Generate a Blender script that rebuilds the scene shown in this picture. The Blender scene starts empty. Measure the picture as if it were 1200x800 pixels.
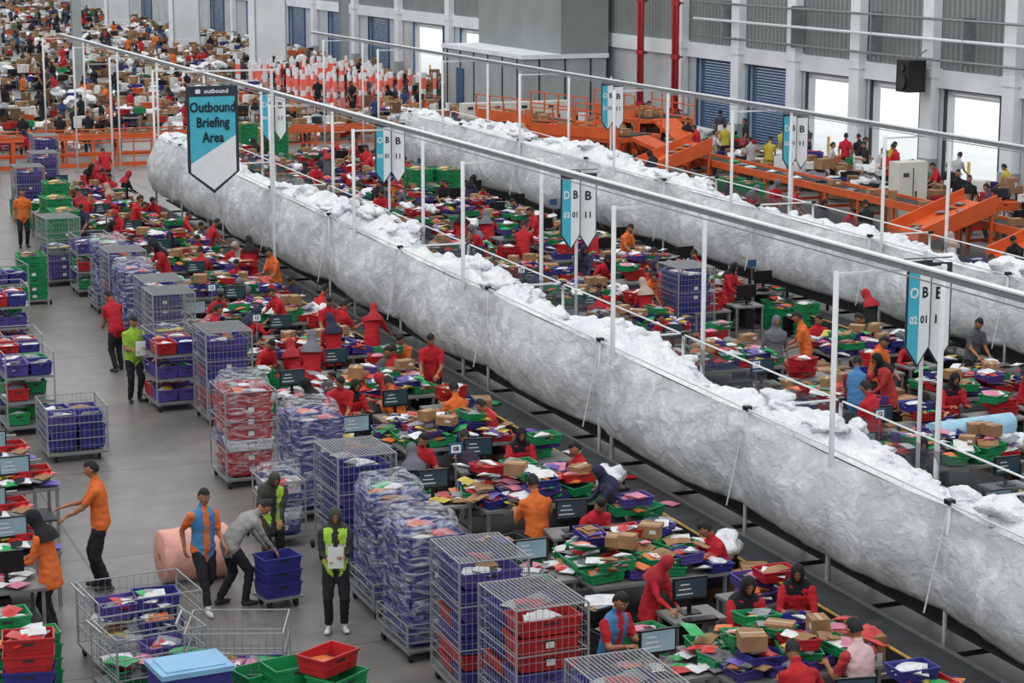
import bpy, bmesh, math, random
import numpy as np
from mathutils import Vector, Matrix, noise
random.seed(7)
R=random.random
def U(a,b): return a+(b-a)*random.random()
def lin(c):
    return tuple(((x/255)/12.92 if x/255<=.04045 else ((x/255+.055)/1.055)**2.4) for x in c)
sc=bpy.context.scene
try: sc.view_settings.view_transform='Standard'
except Exception: pass

# ------------------------------------------------------------ materials
MATS={}
def mat(name,col,rough=.6,var=.12,scale=4.,bump=0.,bscale=30.,metal=0.,spec=.4,objcol=False,transl=0.):
    m=bpy.data.materials.new(name); m.use_nodes=True
    nt=m.node_tree; b=nt.nodes['Principled BSDF']
    c=lin(col)
    b.inputs['Roughness'].default_value=rough; b.inputs['Metallic'].default_value=metal
    b.inputs['Specular IOR Level'].default_value=spec
    tc=nt.nodes.new('ShaderNodeTexCoord')
    nz=nt.nodes.new('ShaderNodeTexNoise'); nz.inputs['Scale'].default_value=scale; nz.inputs['Detail'].default_value=3
    nt.links.new(tc.outputs['Object'],nz.inputs['Vector'])
    mx=nt.nodes.new('ShaderNodeMix'); mx.data_type='RGBA'; mx.blend_type='MULTIPLY'
    mx.inputs['Factor'].default_value=1
    rp=nt.nodes.new('ShaderNodeMapRange'); rp.inputs['From Min'].default_value=.3; rp.inputs['From Max'].default_value=.7
    rp.inputs['To Min'].default_value=1-var*1.6; rp.inputs['To Max'].default_value=1+var*.6
    nt.links.new(nz.outputs['Fac'],rp.inputs['Value'])
    if objcol:
        oi=nt.nodes.new('ShaderNodeObjectInfo'); nt.links.new(oi.outputs['Color'],mx.inputs['A'])
    else: mx.inputs['A'].default_value=(*c,1)
    nt.links.new(rp.outputs['Result'],mx.inputs['B'])
    nt.links.new(mx.outputs['Result'],b.inputs['Base Color'])
    if bump>0:
        n2=nt.nodes.new('ShaderNodeTexNoise'); n2.inputs['Scale'].default_value=bscale; n2.inputs['Detail'].default_value=4
        nt.links.new(tc.outputs['Object'],n2.inputs['Vector'])
        bp=nt.nodes.new('ShaderNodeBump'); bp.inputs['Strength'].default_value=bump; bp.inputs['Distance'].default_value=.02
        nt.links.new(n2.outputs['Fac'],bp.inputs['Height']); nt.links.new(bp.outputs['Normal'],b.inputs['Normal'])
    MATS[name]=m
    return m
mat('blue_plastic',(56,56,138),.45,.2,3); mat('indigo_plastic',(88,74,152),.45,.2,3)
mat('red_plastic',(188,42,46),.42,.15,3); mat('green_plastic',(36,144,88),.42,.15,3)
mat('orange_paint',(216,96,46),.5,.12,2); mat('steel',(150,152,154),.4,.1,6,metal=.5)
mat('wire',(160,162,164),.4,.05,6,metal=.3); mat('white_post',(222,224,224),.45,.06,3)
mat('dark_metal',(46,48,52),.5,.15,4); mat('belt_rubber',(58,60,62),.7,.25,3)
mat('yellow_paint',(200,160,70),.6,.3,5); mat('black_plastic',(24,25,28),.4,.1)
mat('cardboard',(160,122,86),.8,.2,5); mat('cardboard_dark',(118,88,62),.8,.2,5)
mat('tape',(180,156,122),.4,.05); mat('paper_white',(222,222,218),.6,.1,4)
mat('poly_white',(222,224,226),.35,.15,6,.5,14); mat('poly_grey',(134,138,144),.35,.2,6,.5,14)
mat('poly_red',(200,50,48),.35,.15,6,.4,14); mat('poly_green',(44,166,92),.35,.15,6,.4,14)
mat('poly_pink',(216,132,158),.4,.15); mat('poly_yellow',(214,190,84),.4,.15); mat('poly_black',(40,40,46),.35,.15)
mat('poly_orange',(220,118,56),.4,.15); mat('poly_violet',(100,80,165),.4,.15)
mat('table_top',(128,128,126),.5,.15,3); mat('screen',(150,178,190),.2,.15,3)
mat('screen_dark',(60,80,90),.2,.15,3)
mat('skin',(168,116,84),.55,.06,8); mat('shirt',(200,40,40),.85,.14,9,.35,22,objcol=True)
mat('trousers',(32,33,39),.85,.15,6,.3,25); mat('shoes',(44,42,44),.6,.1); mat('shoes_white',(215,215,215),.6,.1)
mat('hair',(20,17,17),.6,.2,20); mat('hijab_black',(26,25,30),.8,.15); mat('hijab_red',(168,38,46),.8,.15)
mat('hijab_navy',(38,42,66),.8,.15); mat('hijab_grey',(112,112,122),.8,.15); mat('hijab_beige',(180,158,144),.8,.15)
mat('hijab_olive',(66,68,58),.8,.15)
mat('vest_lime',(176,214,70),.7,.1); mat('vest_blue',(70,130,180),.7,.1); mat('vest_pink',(225,190,190),.7,.1)
mat('reflective',(215,218,215),.3,.05); mat('eye',(15,12,12),.2,.0); mat('eye_white',(225,222,218),.4,.0); mat('lips',(150,80,72),.5,.0)
mat('column_paint',(230,234,237),.7,.08,.6,.1,10); mat('concrete_wall',(190,194,195),.8,.12,.7,.2,8)
mat('cladding',(138,144,142),.5,.1,.5,metal=.1); mat('shutter_blue',(46,84,122),.5,.1,1); mat('shutter_white',(220,224,226),.5,.1,1)
mat('grey_panel',(160,166,166),.6,.1,1); mat('red_pipe',(176,44,48),.45,.1,2); mat('cabinet_beige',(214,214,204),.5,.06,2)
mat('sign_teal',(76,182,204),.4,.05); mat('sign_dark',(48,56,66),.4,.05); mat('sign_white',(232,236,238),.4,.03); mat('sign_text',(14,24,34),.5,.0)
mat('pink_foam',(232,172,156),.7,.16,4,.6,9); mat('blue_foam',(160,204,226),.5,.12,5,.4,18); mat('lightblue_lid',(130,178,212),.45,.08)
mat('safety_red',(255,120,104),.5,.05); mat('apron',(244,245,245),.9,.04,.3); mat('tire',(30,30,32),.8,.1)
# floor
def floor_mat():
    m=mat('floor_concrete',(126,122,118),.42,.16,.35,0)
    nt=m.node_tree; b=nt.nodes['Principled BSDF']
    tc=[n for n in nt.nodes if n.type=='TEX_COORD'][0]
    mx=[n for n in nt.nodes if n.type=='MIX'][0]
    br=nt.nodes.new('ShaderNodeTexBrick'); br.inputs['Scale'].default_value=1; br.offset=0
    br.inputs['Brick Width'].default_value=5; br.inputs['Row Height'].default_value=5; br.inputs['Mortar Size'].default_value=.02
    br.inputs['Color1'].default_value=(1,1,1,1); br.inputs['Color2'].default_value=(.93,.93,.93,1); br.inputs['Mortar'].default_value=(.45,.45,.45,1)
    nt.links.new(tc.outputs['Object'],br.inputs['Vector'])
    n2=nt.nodes.new('ShaderNodeTexNoise'); n2.inputs['Scale'].default_value=2.2; n2.inputs['Detail'].default_value=8; n2.inputs['Roughness'].default_value=.7
    nt.links.new(tc.outputs['Object'],n2.inputs['Vector'])
    mr=nt.nodes.new('ShaderNodeMapRange'); mr.inputs['From Min'].default_value=.3; mr.inputs['From Max'].default_value=.7; mr.inputs['To Min'].default_value=.74; mr.inputs['To Max'].default_value=1.16
    nt.links.new(n2.outputs['Fac'],mr.inputs['Value'])
    a=nt.nodes.new('ShaderNodeMix'); a.data_type='RGBA'; a.blend_type='MULTIPLY'; a.inputs['Factor'].default_value=1
    nt.links.new(mx.outputs['Result'],a.inputs['A']); nt.links.new(br.outputs['Color'],a.inputs['B'])
    c=nt.nodes.new('ShaderNodeMix'); c.data_type='RGBA'; c.blend_type='MULTIPLY'; c.inputs['Factor'].default_value=1
    nt.links.new(a.outputs['Result'],c.inputs['A']); nt.links.new(mr.outputs['Result'],c.inputs['B'])
    nt.links.new(c.outputs['Result'],b.inputs['Base Color'])
floor_mat()
def film_mat(name,col,alpha):
    m=bpy.data.materials.new(name); m.use_nodes=True; nt=m.node_tree
    b=nt.nodes['Principled BSDF']; b.inputs['Base Color'].default_value=(*lin(col),1); b.inputs['Roughness'].default_value=.18
    tc=nt.nodes.new('ShaderNodeTexCoord'); mp=nt.nodes.new('ShaderNodeMapping'); mp.inputs['Scale'].default_value=(1,1,3)
    nz=nt.nodes.new('ShaderNodeTexNoise'); nz.inputs['Scale'].default_value=4; nz.inputs['Detail'].default_value=6; nz.inputs['Distortion'].default_value=1.5
    nt.links.new(tc.outputs['Object'],mp.inputs['Vector']); nt.links.new(mp.outputs['Vector'],nz.inputs['Vector'])
    mr=nt.nodes.new('ShaderNodeMapRange'); mr.inputs['From Min'].default_value=.45; mr.inputs['From Max'].default_value=.7
    mr.inputs['To Min'].default_value=alpha*.25; mr.inputs['To Max'].default_value=min(1,alpha*2.6)
    nt.links.new(nz.outputs['Fac'],mr.inputs['Value']); nt.links.new(mr.outputs['Result'],b.inputs['Alpha'])
    bp=nt.nodes.new('ShaderNodeBump'); bp.inputs['Strength'].default_value=.7; bp.inputs['Distance'].default_value=.05
    nt.links.new(nz.outputs['Fac'],bp.inputs['Height']); nt.links.new(bp.outputs['Normal'],b.inputs['Normal'])
    MATS[name]=m
film_mat('stretch_film',(220,225,232),.24)
def mesh_net(name,col,a):
    m=bpy.data.materials.new(name); m.use_nodes=True; b=m.node_tree.nodes['Principled BSDF']
    b.inputs['Base Color'].default_value=(*lin(col),1); b.inputs['Alpha'].default_value=a; b.inputs['Roughness'].default_value=.8; MATS[name]=m
mesh_net('dark_safety_net',(70,74,78),.5)
def net_mat(name,c1,c2,s,bd,st=.8,kd=.45,patch=.0):
    m=bpy.data.materials.new(name); m.use_nodes=True; nt=m.node_tree
    b=nt.nodes['Principled BSDF']; b.inputs['Roughness'].default_value=.4; b.inputs['Specular IOR Level'].default_value=.4
    tc=nt.nodes.new('ShaderNodeTexCoord'); mp=nt.nodes.new('ShaderNodeMapping'); mp.inputs['Scale'].default_value=(1,.7,1); mp.inputs['Rotation'].default_value=(.7,0,0)
    nt.links.new(tc.outputs['Object'],mp.inputs['Vector'])
    nz=nt.nodes.new('ShaderNodeTexNoise'); nz.inputs['Scale'].default_value=s*.6; nz.inputs['Detail'].default_value=5; nz.inputs['Roughness'].default_value=.6
    nt.links.new(mp.outputs['Vector'],nz.inputs['Vector'])
    ad=nt.nodes.new('ShaderNodeMix'); ad.data_type='RGBA'; ad.blend_type='ADD'; ad.inputs['Factor'].default_value=1
    nt.links.new(mp.outputs['Vector'],ad.inputs['A']); nt.links.new(nz.outputs['Color'],ad.inputs['B'])
    vr=nt.nodes.new('ShaderNodeTexVoronoi'); vr.inputs['Scale'].default_value=s; nt.links.new(ad.outputs['Result'],vr.inputs['Vector'])
    v2=nt.nodes.new('ShaderNodeTexVoronoi'); v2.inputs['Scale'].default_value=s*2.7; nt.links.new(ad.outputs['Result'],v2.inputs['Vector'])
    sm=nt.nodes.new('ShaderNodeMath'); sm.operation='MULTIPLY_ADD'; sm.inputs[1].default_value=kd
    nt.links.new(v2.outputs['Distance'],sm.inputs[0]); nt.links.new(vr.outputs['Distance'],sm.inputs[2])
    cr=nt.nodes.new('ShaderNodeValToRGB'); cr.color_ramp.elements[0].position=.1; cr.color_ramp.elements[1].position=1
    cr.color_ramp.elements[0].color=(*lin(c2),1); cr.color_ramp.elements[1].color=(*lin(c1),1)
    nt.links.new(sm.outputs[0],cr.inputs['Fac']); nt.links.new(cr.outputs['Color'],b.inputs['Base Color'])
    bp=nt.nodes.new('ShaderNodeBump'); bp.inputs['Strength'].default_value=st; bp.inputs['Distance'].default_value=bd; bp.invert=True
    nt.links.new(sm.outputs[0],bp.inputs['Height']); nt.links.new(bp.outputs['Normal'],b.inputs['Normal'])
    MATS[name]=m
net_mat('bag_net',(184,188,191),(226,229,231),2.4,.04,.55,.6)
net_mat('poly_film_heap',(226,229,233),(250,251,252),4.,.045,.8)

# ------------------------------------------------------------ mesh builder
class MB:
    def __init__(s): s.v=[]; s.f=[]; s.m=[]; s.names=[]; s.sm=[]
    def mi(s,n):
        if n not in s.names: s.names.append(n)
        return s.names.index(n)
    def add(s,vs,fs,mt,M=None,smooth=False):
        o=len(s.v)
        if M is not None: vs=[M@Vector(p) for p in vs]
        s.v.extend([tuple(p) for p in vs])
        k=s.mi(mt) if isinstance(mt,str) else None
        for i,f in enumerate(fs):
            s.f.append(tuple(o+j for j in f)); s.m.append(k if k is not None else s.mi(mt[i])); s.sm.append(smooth)
    def box(s,c,sz,mt,M=None):
        x,y,z=c; a,b,d=sz[0]/2,sz[1]/2,sz[2]/2
        vs=[(x+i*a,y+j*b,z+k*d) for k in(-1,1) for j in(-1,1) for i in(-1,1)]
        s.add(vs,[(0,2,3,1),(4,5,7,6),(0,1,5,4),(2,6,7,3),(0,4,6,2),(1,3,7,5)],mt,M)
    def beam(s,p0,p1,r,mt,n=4,M=None,r1=None,smooth=False,cap=True):
        p0=Vector(p0);p1=Vector(p1); d=(p1-p0)
        if d.length<1e-6: return
        d.normalize(); a=Vector((0,0,1)) if abs(d.z)<.9 else Vector((1,0,0))
        u=d.cross(a).normalized(); w=d.cross(u); r1=r if r1 is None else r1
        vs=[]
        for p,rr in((p0,r),(p1,r1)):
            for i in range(n):
                t=2*math.pi*(i+.5)/n; vs.append(p+u*math.cos(t)*rr+w*math.sin(t)*rr)
        fs=[(i,(i+1)%n,n+(i+1)%n,n+i) for i in range(n)]
        if cap: fs+=[tuple(range(n))[::-1],tuple(range(n,2*n))]
        s.add(vs,fs,mt,M,smooth)
    def loft(s,rings,mt,cap=True,smooth=True,M=None):
        n=len(rings[0]); vs=[p for r in rings for p in r]; fs=[]
        for k in range(len(rings)-1):
            for i in range(n):
                fs.append((k*n+i,k*n+(i+1)%n,(k+1)*n+(i+1)%n,(k+1)*n+i))
        if cap: fs+=[tuple(range(n))[::-1],tuple(range((len(rings)-1)*n,len(rings)*n))]
        s.add(vs,fs,mt,M,smooth)
    def mesh(s,name):
        me=bpy.data.meshes.new(name); me.from_pydata(s.v,[],s.f)
        for n in s.names: me.materials.append(MATS[n])
        me.polygons.foreach_set('material_index',s.m); me.polygons.foreach_set('use_smooth',s.sm); me.update()
        return me
    def crate(s,M,sx,sy,h,mt,t=.018):
        def rect(a,b,z): return [(-a,-b,z),(a,-b,z),(a,b,z),(-a,b,z)]
        a,b=sx/2,sy/2
        vs=rect(a*.88,b*.86,0)+rect(a*.95,b*.94,h*.88)+rect(a,b,h*.88)+rect(a,b,h)+rect(a-t,b-t,h)+rect(a*.85,b*.83,.015)
        fs=[(3,2,1,0)]
        for k in range(5):
            for i in range(4): fs.append((k*4+i,k*4+(i+1)%4,k*4+4+(i+1)%4,k*4+4+i))
        fs.append((20,21,22,23))
        s.add(vs,fs,mt,M)
        for sg in(-1,1):
            s.box((0,sg*b*.92,h*.45),(sx*.84,.012,h*.06),mt,M)
            s.box((sg*a*.93,0,h*.45),(.012,sy*.8,h*.06),mt,M)
            s.box((0,sg*(b*.93),h*.7),(sx*.22,.014,h*.12),'dark_metal',M)
            for e in(-.5,.5): s.box((e*sx*.55,sg*b*.915,h*.44),(.015,.014,h*.75),mt,M)
    def mailer(s,M,a,b,h,mt):
        vs=[(-a,-b,h*.3),(0,-b,h*.45),(a,-b,h*.3),(a,0,h*.45),(a,b,h*.3),(0,b,h*.45),(-a,b,h*.3),(-a,0,h*.45),(0,0,h),
            (0,0,0),(-a*.8,-b*.8,0),(a*.8,-b*.8,0),(a*.8,b*.8,0),(-a*.8,b*.8,0)]
        fs=[(0,1,8,7),(1,2,3,8),(8,3,4,5),(7,8,5,6),(10,11,2,1,0),(11,12,4,3,2),(12,13,6,5,4),(13,10,0,7,6),(13,12,11,10)]
        s.add(vs,fs,mt,M,False)
    def carton(s,M,a,b,h,mt='cardboard'):
        s.box((0,0,h/2),(a,b,h),mt,M); s.box((0,0,h+.001),(a*.98,.05,.004),'tape',M)
        s.box((-a/2-.001,0,h*.85),(.003,.05,h*.28),'tape',M); s.box((a*.2,-b/2-.001,h*.55),(a*.3,.003,h*.3),'paper_white',M)
def T(x=0,y=0,z=0,rz=0,rx=0,ry=0): return Matrix.Translation((x,y,z))@Matrix.Rotation(rz,4,'Z')@Matrix.Rotation(rx,4,'X')@Matrix.Rotation(ry,4,'Y')
COL=sc.collection
def place(name,me,x=0,y=0,z=0,rz=0,color=None,scale=1):
    o=bpy.data.objects.new(name,me); COL.objects.link(o); o.location=(x,y,z); o.rotation_euler=(0,0,rz)
    if scale!=1: o.scale=(scale,)*3
    if color: o.color=(*lin(color),1)
    return o
MAIL=['poly_white']*4+['poly_grey']*3+['poly_red']*2+['poly_black']*2+['poly_pink','poly_yellow','poly_orange','poly_green','poly_violet','cardboard','cardboard','paper_white']
def fill(mb,M,sx,sy,h,n=5,pal=MAIL):
    for i in range(n):
        m=M@T(U(-.22,.22)*sx,U(-.22,.22)*sy,h*(.35+.5*i/n),U(0,6.3),U(-.2,.2),U(-.2,.2))
        mb.mailer(m,U(.1,.19),U(.08,.15),U(.04,.09),random.choice(pal))

# ------------------------------------------------------------ shell
def plane(name,x0,x1,y0,y1,z,mt):
    mb=MB(); mb.add([(x0,y0,z),(x1,y0,z),(x1,y1,z),(x0,y1,z)],[(0,1,2,3)],mt); return place(name,mb.mesh(name))
plane('floor',-14,41.2,-6,272,0,'floor_concrete')
plane('ground_outside',41.5,600,-200,600,-.02,'apron')
for nm,c,sz in(('wall_left',(-14.2,133,6),(.4,278,12)),('wall_near',(13.5,-6.2,6),(56,.4,12)),('wall_far',(13.5,272.2,6),(56,.4,12))):
    mb=MB(); mb.box(c,sz,'concrete_wall'); mb.box((c[0],c[1],.1),(sz[0]+.04,sz[1]+.04,.2),'grey_panel'); place(nm,mb.mesh(nm))
WX=41.2
doors=[(47.4,3.3,'open'),(52.4,3.3,'open'),(57.4,3.3,'open'),(62.4,3.3,'open'),(67.4,3.3,'open'),(72.3,3.3,'open'),(77.2,3.3,'blue'),(82.,3.3,'blue'),
       (111.2,5.2,'open'),(119.4,5.2,'open'),(129,4.,'blue'),(138,4.,'blue'),(148,4.,'blue'),(160,4.4,'open'),(172,4.4,'blue'),(186,4.4,'open'),(200,4.4,'blue')]
mb=MB(); y=-6
for (yc,w,k) in doors:
    mb.box((WX+.15,(y+yc-w/2)/2,1.75),(.3,yc-w/2-y,3.5),'concrete_wall'); y=yc+w/2
mb.box((WX+.15,(y+272)/2,1.75),(.3,272-y,3.5),'concrete_wall')
mb.box((WX+.1,133,3.8),(.5,278,.62),'column_paint')
n=int(278/.32); vs=[];fs=[]
for i in range(n):
    y0=-6+i*.32
    for yy,dx in((y0,0),(y0+.1,0),(y0+.13,-.06),(y0+.29,-.06)):
        vs+= [(WX+.05+dx,yy,4.1),(WX+.05+dx,yy,12)]
for i in range(len(vs)//2-1): fs.append((2*i,2*i+2,2*i+3,2*i+1))
mb.add(vs,fs,'cladding')
mb.box((WX+.25,133,8),(.1,278,7.8),'cladding')
place('wall_right',mb.mesh('wall_right'))
for i,(yc,w,k) in enumerate(doors):
    mb=MB()
    fm='shutter_blue' if (w>4 or k=='blue') else 'dark_metal'
    for sg in(-1,1): mb.box((WX-.05,yc+sg*(w/2+.05),1.78),(.08,.12,3.56),fm)
    mb.box((WX-.06,yc,3.56),(.1,w+.3,.22),fm)
    z=0 if k=='blue' else 3.2
    while z<3.45:
        mb.box((WX+.12,yc,z+.055),(.05,w-.02,.1),'shutter_blue' if k=='blue' else 'shutter_white'); z+=.115
    if k=='open':
        for sg in(-1,1): mb.beam((WX+.9,yc+sg*(w/2-.1),0),(WX+.9,yc+sg*(w/2-.1),.9),.06,'yellow_paint',8)
    place('door_%d'%(i+1),mb.mesh('door'))
mb=MB(); mb.box((0,0,6),(.34,.7,12),'column_paint'); mb.box((0,0,.5),(.4,.78,1.0),'grey_panel'); mb.box((0,0,4.0),(.44,.85,.3),'column_paint')
wc=mb.mesh('column')
for yy in (44.8,49.9,54.9,59.9,64.9,69.9,74.8,79.6,85.0,106.5,115.3,124.5,133.5,143,154,166,179): place('wall_column',wc,WX-.2,yy)
mb=MB()
mb.box((0,0,6),(1.9,1.5,12),'column_paint'); mb.box((0,0,.6),(2.0,1.6,1.2),'column_paint')
for sg in(-1,1): mb.box((sg*.93,-.78,6),(.08,.05,12),'grey_panel')
bc=mb.mesh('structural_column')
BCP=((33.9,151.8),(32.8,124.5),(35.5,185))
for p in BCP: place('structural_column',bc,*p)
mb=MB(); 
mb.box((0,-.22,6),(.5,.05,12),'grey_panel'); mb.box((0,.22,6),(.5,.05,12),'grey_panel'); mb.box((0,0,6),(.05,.44,12),'grey_panel'); mb.box((0,0,.04),(.8,.8,.08),'dark_metal')
sc_=mb.mesh('steel_column')
STC=((20.5,118.6),(20.5,150),(38.6,128),(20,185),(12,150))
for p in STC: place('steel_column',sc_,*p)
mb=MB()
mb.box((38.6,98,1.5),(4.2,11,3.0),'grey_panel'); mb.box((38.6,98,3.1),(4.4,11.2,.2),'column_paint')
mb.box((39.6,98,7.5),(2.4,11,8.6),'cladding')
for k in range(6): mb.box((36.48,93.2+k*1.95,1.5),(.05,.06,3.0),'dark_metal')
for k in range(3): mb.box((37.3+k*1.3,92.47,1.5),(.06,.05,3.0),'dark_metal')
mb.box((36.46,101,1.05),(.05,1,2.1),'shutter_blue')
place('partition_room',mb.mesh('partition_room'))
mb=MB()
for dy in(0,.35):
    mb.beam((0,dy,0),(0,dy,11.5),.085,'red_pipe',10,smooth=True)
for z in(1.2,3.5,5.8,8): mb.box((.1,.17,z),(.2,.7,.06),'dark_metal'); mb.beam((0,0,z-.1),(0,0,z+.1),.13,'red_pipe',10); mb.beam((0,.35,z-.1),(0,.35,z+.1),.13,'red_pipe',10)
rp=mb.mesh('riser_pipe')
for yy in(84.0,87.6,107.6): place('red_riser_pipe',rp,40.3,yy)
mb=MB()
for z,r,mt in((5.2,.06,'column_paint'),(5.9,.05,'steel'),(4.5,.05,'steel')):
    mb.beam((40.6,30,z),(40.6,83,z),r,mt,8,smooth=True)
for k in range(9): mb.box((40.8,32.3+k*6,5.2),(.5,.06,1.6),'steel')
place('wall_pipe_rack',mb.mesh('wall_pipe_rack'))
mb=MB(); mb.box((0,0,0),(.7,.8,1.1),'black_plastic'); mb.beam((-.36,0,-.2),(-.4,0,-.2),.27,'dark_metal',14); mb.beam((-.36,0,.3),(-.4,0,.3),.15,'dark_metal',12); mb.beam((0,0,.5),(.6,0,.9),.03,'steel')
place('wall_loudspeaker',mb.mesh('loudspeaker'),40.2,64.9,3.9)

# ------------------------------------------------------------ net lines
ico=bmesh.new(); bmesh.ops.create_icosphere(ico,subdivisions=2,radius=1); ICOV=[v.co.copy() for v in ico.verts]; ICOF=[tuple(v.index for v in f.verts) for f in ico.faces]; ico.free()
ico=bmesh.new(); bmesh.ops.create_icosphere(ico,subdivisions=3,radius=1); ICOV3=[v.co.copy() for v in ico.verts]; ICOF3=[tuple(v.index for v in f.verts) for f in ico.faces]; ico.free()
def wad(mb,c,s,mt='poly_film_heap',fl=.7,hi=False):
    o=Vector((U(-50,50),U(-50,50),U(-50,50)))
    vs=[]; sx=U(.7,1.1); sy=U(.9,1.6)
    for p in (ICOV3 if hi else ICOV):
        d=1+.9*noise.noise(p*1.4+o)+.3*abs(noise.noise(p*4+o))
        if hi: d-=.2*abs(noise.noise(p*7+o))
        vs.append((c[0]+p.x*s*d*sx,c[1]+p.y*s*d*sy,c[2]+p.z*s*d*fl))
    mb.add(vs,ICOF3 if hi else ICOF,mt,None,hi)
def zt(y): return 2.22+.42*max(0,min(1,(y-18)/48))
def netline(X0,Y0,Y1,pitch,phase,gp,gph,seed,gx1):
    W=1.45; mb=MB(); ny=int((Y1-Y0)/.07)
    NZ=28
    def bul(yy):
        t=((yy-phase)/pitch)%1; return math.sin(math.pi*t)**.7
    for side in(0,1):
        vs=[];fs=[];ms=[]
        for j in range(ny+1):
            yy=Y0+(Y1-Y0)*j/ny; b=bul(yy); top=zt(yy)-.02
            low=.86-.09*b+.05*noise.noise(Vector((yy*.35,seed,0)))
            for i in range(NZ+1):
                t=i/NZ
                if t<.82:
                    q=t/.82; z=top-.07*b*(1-q)-(top-low-.12)*q
                    dx=-(.1+.32*b)*math.sin(math.pi*min(1,q*.9))**.9*(.5+.5*q)
                else:
                    q=(t-.82)/.18; z=low+.12-.14*math.sin(q*math.pi/2)
                    e=-(.1+.32*b)*math.sin(math.pi*.9)**.9
                    dx=e+q*.55
                r=1-abs(noise.noise(Vector((yy*.9+z*.9,z*1.0-yy*.25,seed+side*5))))*2
                r2=1-abs(noise.noise(Vector((yy*2.6-z*1.6,z*1.6+yy*.6,seed+side*7))))*2
                r3=noise.noise(Vector((yy*.8,z*1.2,seed+side*9)))
                r4=noise.noise(Vector((yy*2.4+z*.5,z*.35,seed+side*11)))
                amp=min(1,i/3)
                dx-= amp*(.025*r+.014*r2+.06*r3+.04*r4*(1-b*.5))
                x=X0+dx if side==0 else X0+W-dx*.6
                vs.append((x,yy,z))
        n=NZ+1
        for j in range(ny):
            for i in range(NZ):
                f=(j*n+i,j*n+i+1,(j+1)*n+i+1,(j+1)*n+i); fs.append(f if side==0 else f[::-1]); ms.append('dark_safety_net' if side==1 and i<9 else 'bag_net')
        mb.add(vs,fs,ms,smooth=True)
    NX=20; vs=[];fs=[]
    def level(yy): return max(-.12,.0+.5*noise.noise(Vector((yy*.3,seed*2,3))))
    for j in range(ny+1):
        yy=Y0+(Y1-Y0)*j/ny
        lv=level(yy)
        for i in range(NX+1):
            t=i/NX; edge=math.sin(math.pi*min(1,t*1.12))**.5 if 0<t<.89 else 0
            r=abs(noise.noise(Vector((yy*1.5,t*2.2,seed))))*.34+abs(noise.noise(Vector((yy*4.2,t*5.5,seed+3))))*.2
            vs.append((X0+.02+(W-.04)*t,yy,zt(yy)-.08-.5*t**1.5+edge*(lv+r)))
    n=NX+1
    for j in range(ny):
        for i in range(NX): fs.append((j*n+i,(j+1)*n+i,(j+1)*n+i+1,j*n+i+1))
    mb.add(vs,fs,'poly_film_heap',smooth=True)
    yy=Y0+.3
    while yy<Y1-.3:
        lv=level(yy)
        tx=U(.15,.75)
        wad(mb,(X0+W*tx,yy,zt(yy)-.03-.4*tx**1.5+lv+U(0,.08)),U(.08,.2)*(1+.4*(lv>.05)),hi=True,fl=U(.4,.75))
        yy+=U(.18,.55)
    me=mb.mesh('poly_bag_net'); place('netted_poly_film_chute',me)
    mb=MB()
    y=phase; ys=[]
    while y<Y1: 
        if y>Y0: ys.append(y)
        y+=pitch
    xn=X0-.03; xf=X0+W+.03
    for y in ys:
        h=zt(y)+.05
        for x in(xn,xf):
            mb.beam((x,y,0),(x,y,h),.028,'white_post',8,smooth=True); mb.box((x,y,.02),(.16,.16,.04),'steel')
            mb.box((x,y,h),(.1,.1,.06),'black_plastic')
        mb.beam((xn,y,h),(xf,y,h),.018,'white_post',6)
        # net tie rope on the near face
        mb.beam((xn-.3,y,.95),(xn,y,h),.01,'white_post',4)
    for x in(xn,xf): mb.beam((x,Y0,zt(Y0)+.03),(x,18,zt(18)+.03),.016,'white_post',6); mb.beam((x,18,zt(18)+.03),(x,Y1,zt(Y1)+.03),.016,'white_post',6)
    place('net_post_frame',mb.mesh('net_post_frame'))
    mb=MB(); y=gph
    while y<gx1:
        if y>Y0-4:
            for x in(xn-.04,xf+.06):
                mb.beam((x,y,0),(x,y,4.66),.038,'white_post',8,smooth=True); mb.box((x,y,.02),(.22,.22,.04),'steel')
            mb.beam((xn-.05,y,4.62),(xf+.1,y,4.62),.026,'white_post',4)
        y+=gp
    mb.box((X0+.75,(Y0+gx1)/2-3,4.72),(.09,gx1-Y0+6,.07),'steel'); mb.box((X0+.75,(Y0+gx1)/2-3,4.78),(.12,gx1-Y0+6,.025),'white_post')
    mb.beam((X0+.45,Y0-6,4.7),(X0+.45,gx1,4.7),.012,'steel',4)
    place('overhead_cable_gantry',mb.mesh('overhead_cable_gantry'))
    mb=MB(); L=Y1-Y0; yc=(Y0+Y1)/2
    mb.box((X0-.42,yc,.5),(.56,L,.03),'belt_rubber'); mb.box((X0-.73,yc,.46),(.06,L,.16),'dark_metal'); mb.box((X0-.73,yc,.545),(.05,L,.012),'yellow_paint')
    mb.box((X0-.12,yc,.46),(.05,L,.16),'steel'); mb.box((X0+.72,yc,.6),(1.0,L,.05),'belt_rubber'); mb.box((X0+1.38,yc,.5),(.05,L,.2),'steel')
    y=Y0
    while y<Y1:
        for x in(X0-.73,X0-.12,X0+1.38): mb.box((x,y,.22),(.05,.06,.44),'dark_metal')
        mb.box((X0+.3,y,.36),(2.0,.05,.05),'dark_metal')
        mb.beam((X0-.7,y+1,.42),(X0-.14,y+1,.42),.04,'steel',8)
        if R()<.6: mb.mailer(T(X0+U(-.6,-.3),y+U(0,1.5),.52,U(0,6)),.14,.1,.06,random.choice(MAIL))
        if R()<.8: mb.mailer(T(X0+U(-.9,-.5),y+U(0,1.5),.0,U(0,6)),.2,.16,.08,random.choice(['poly_white','poly_grey','poly_white']))
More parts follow.
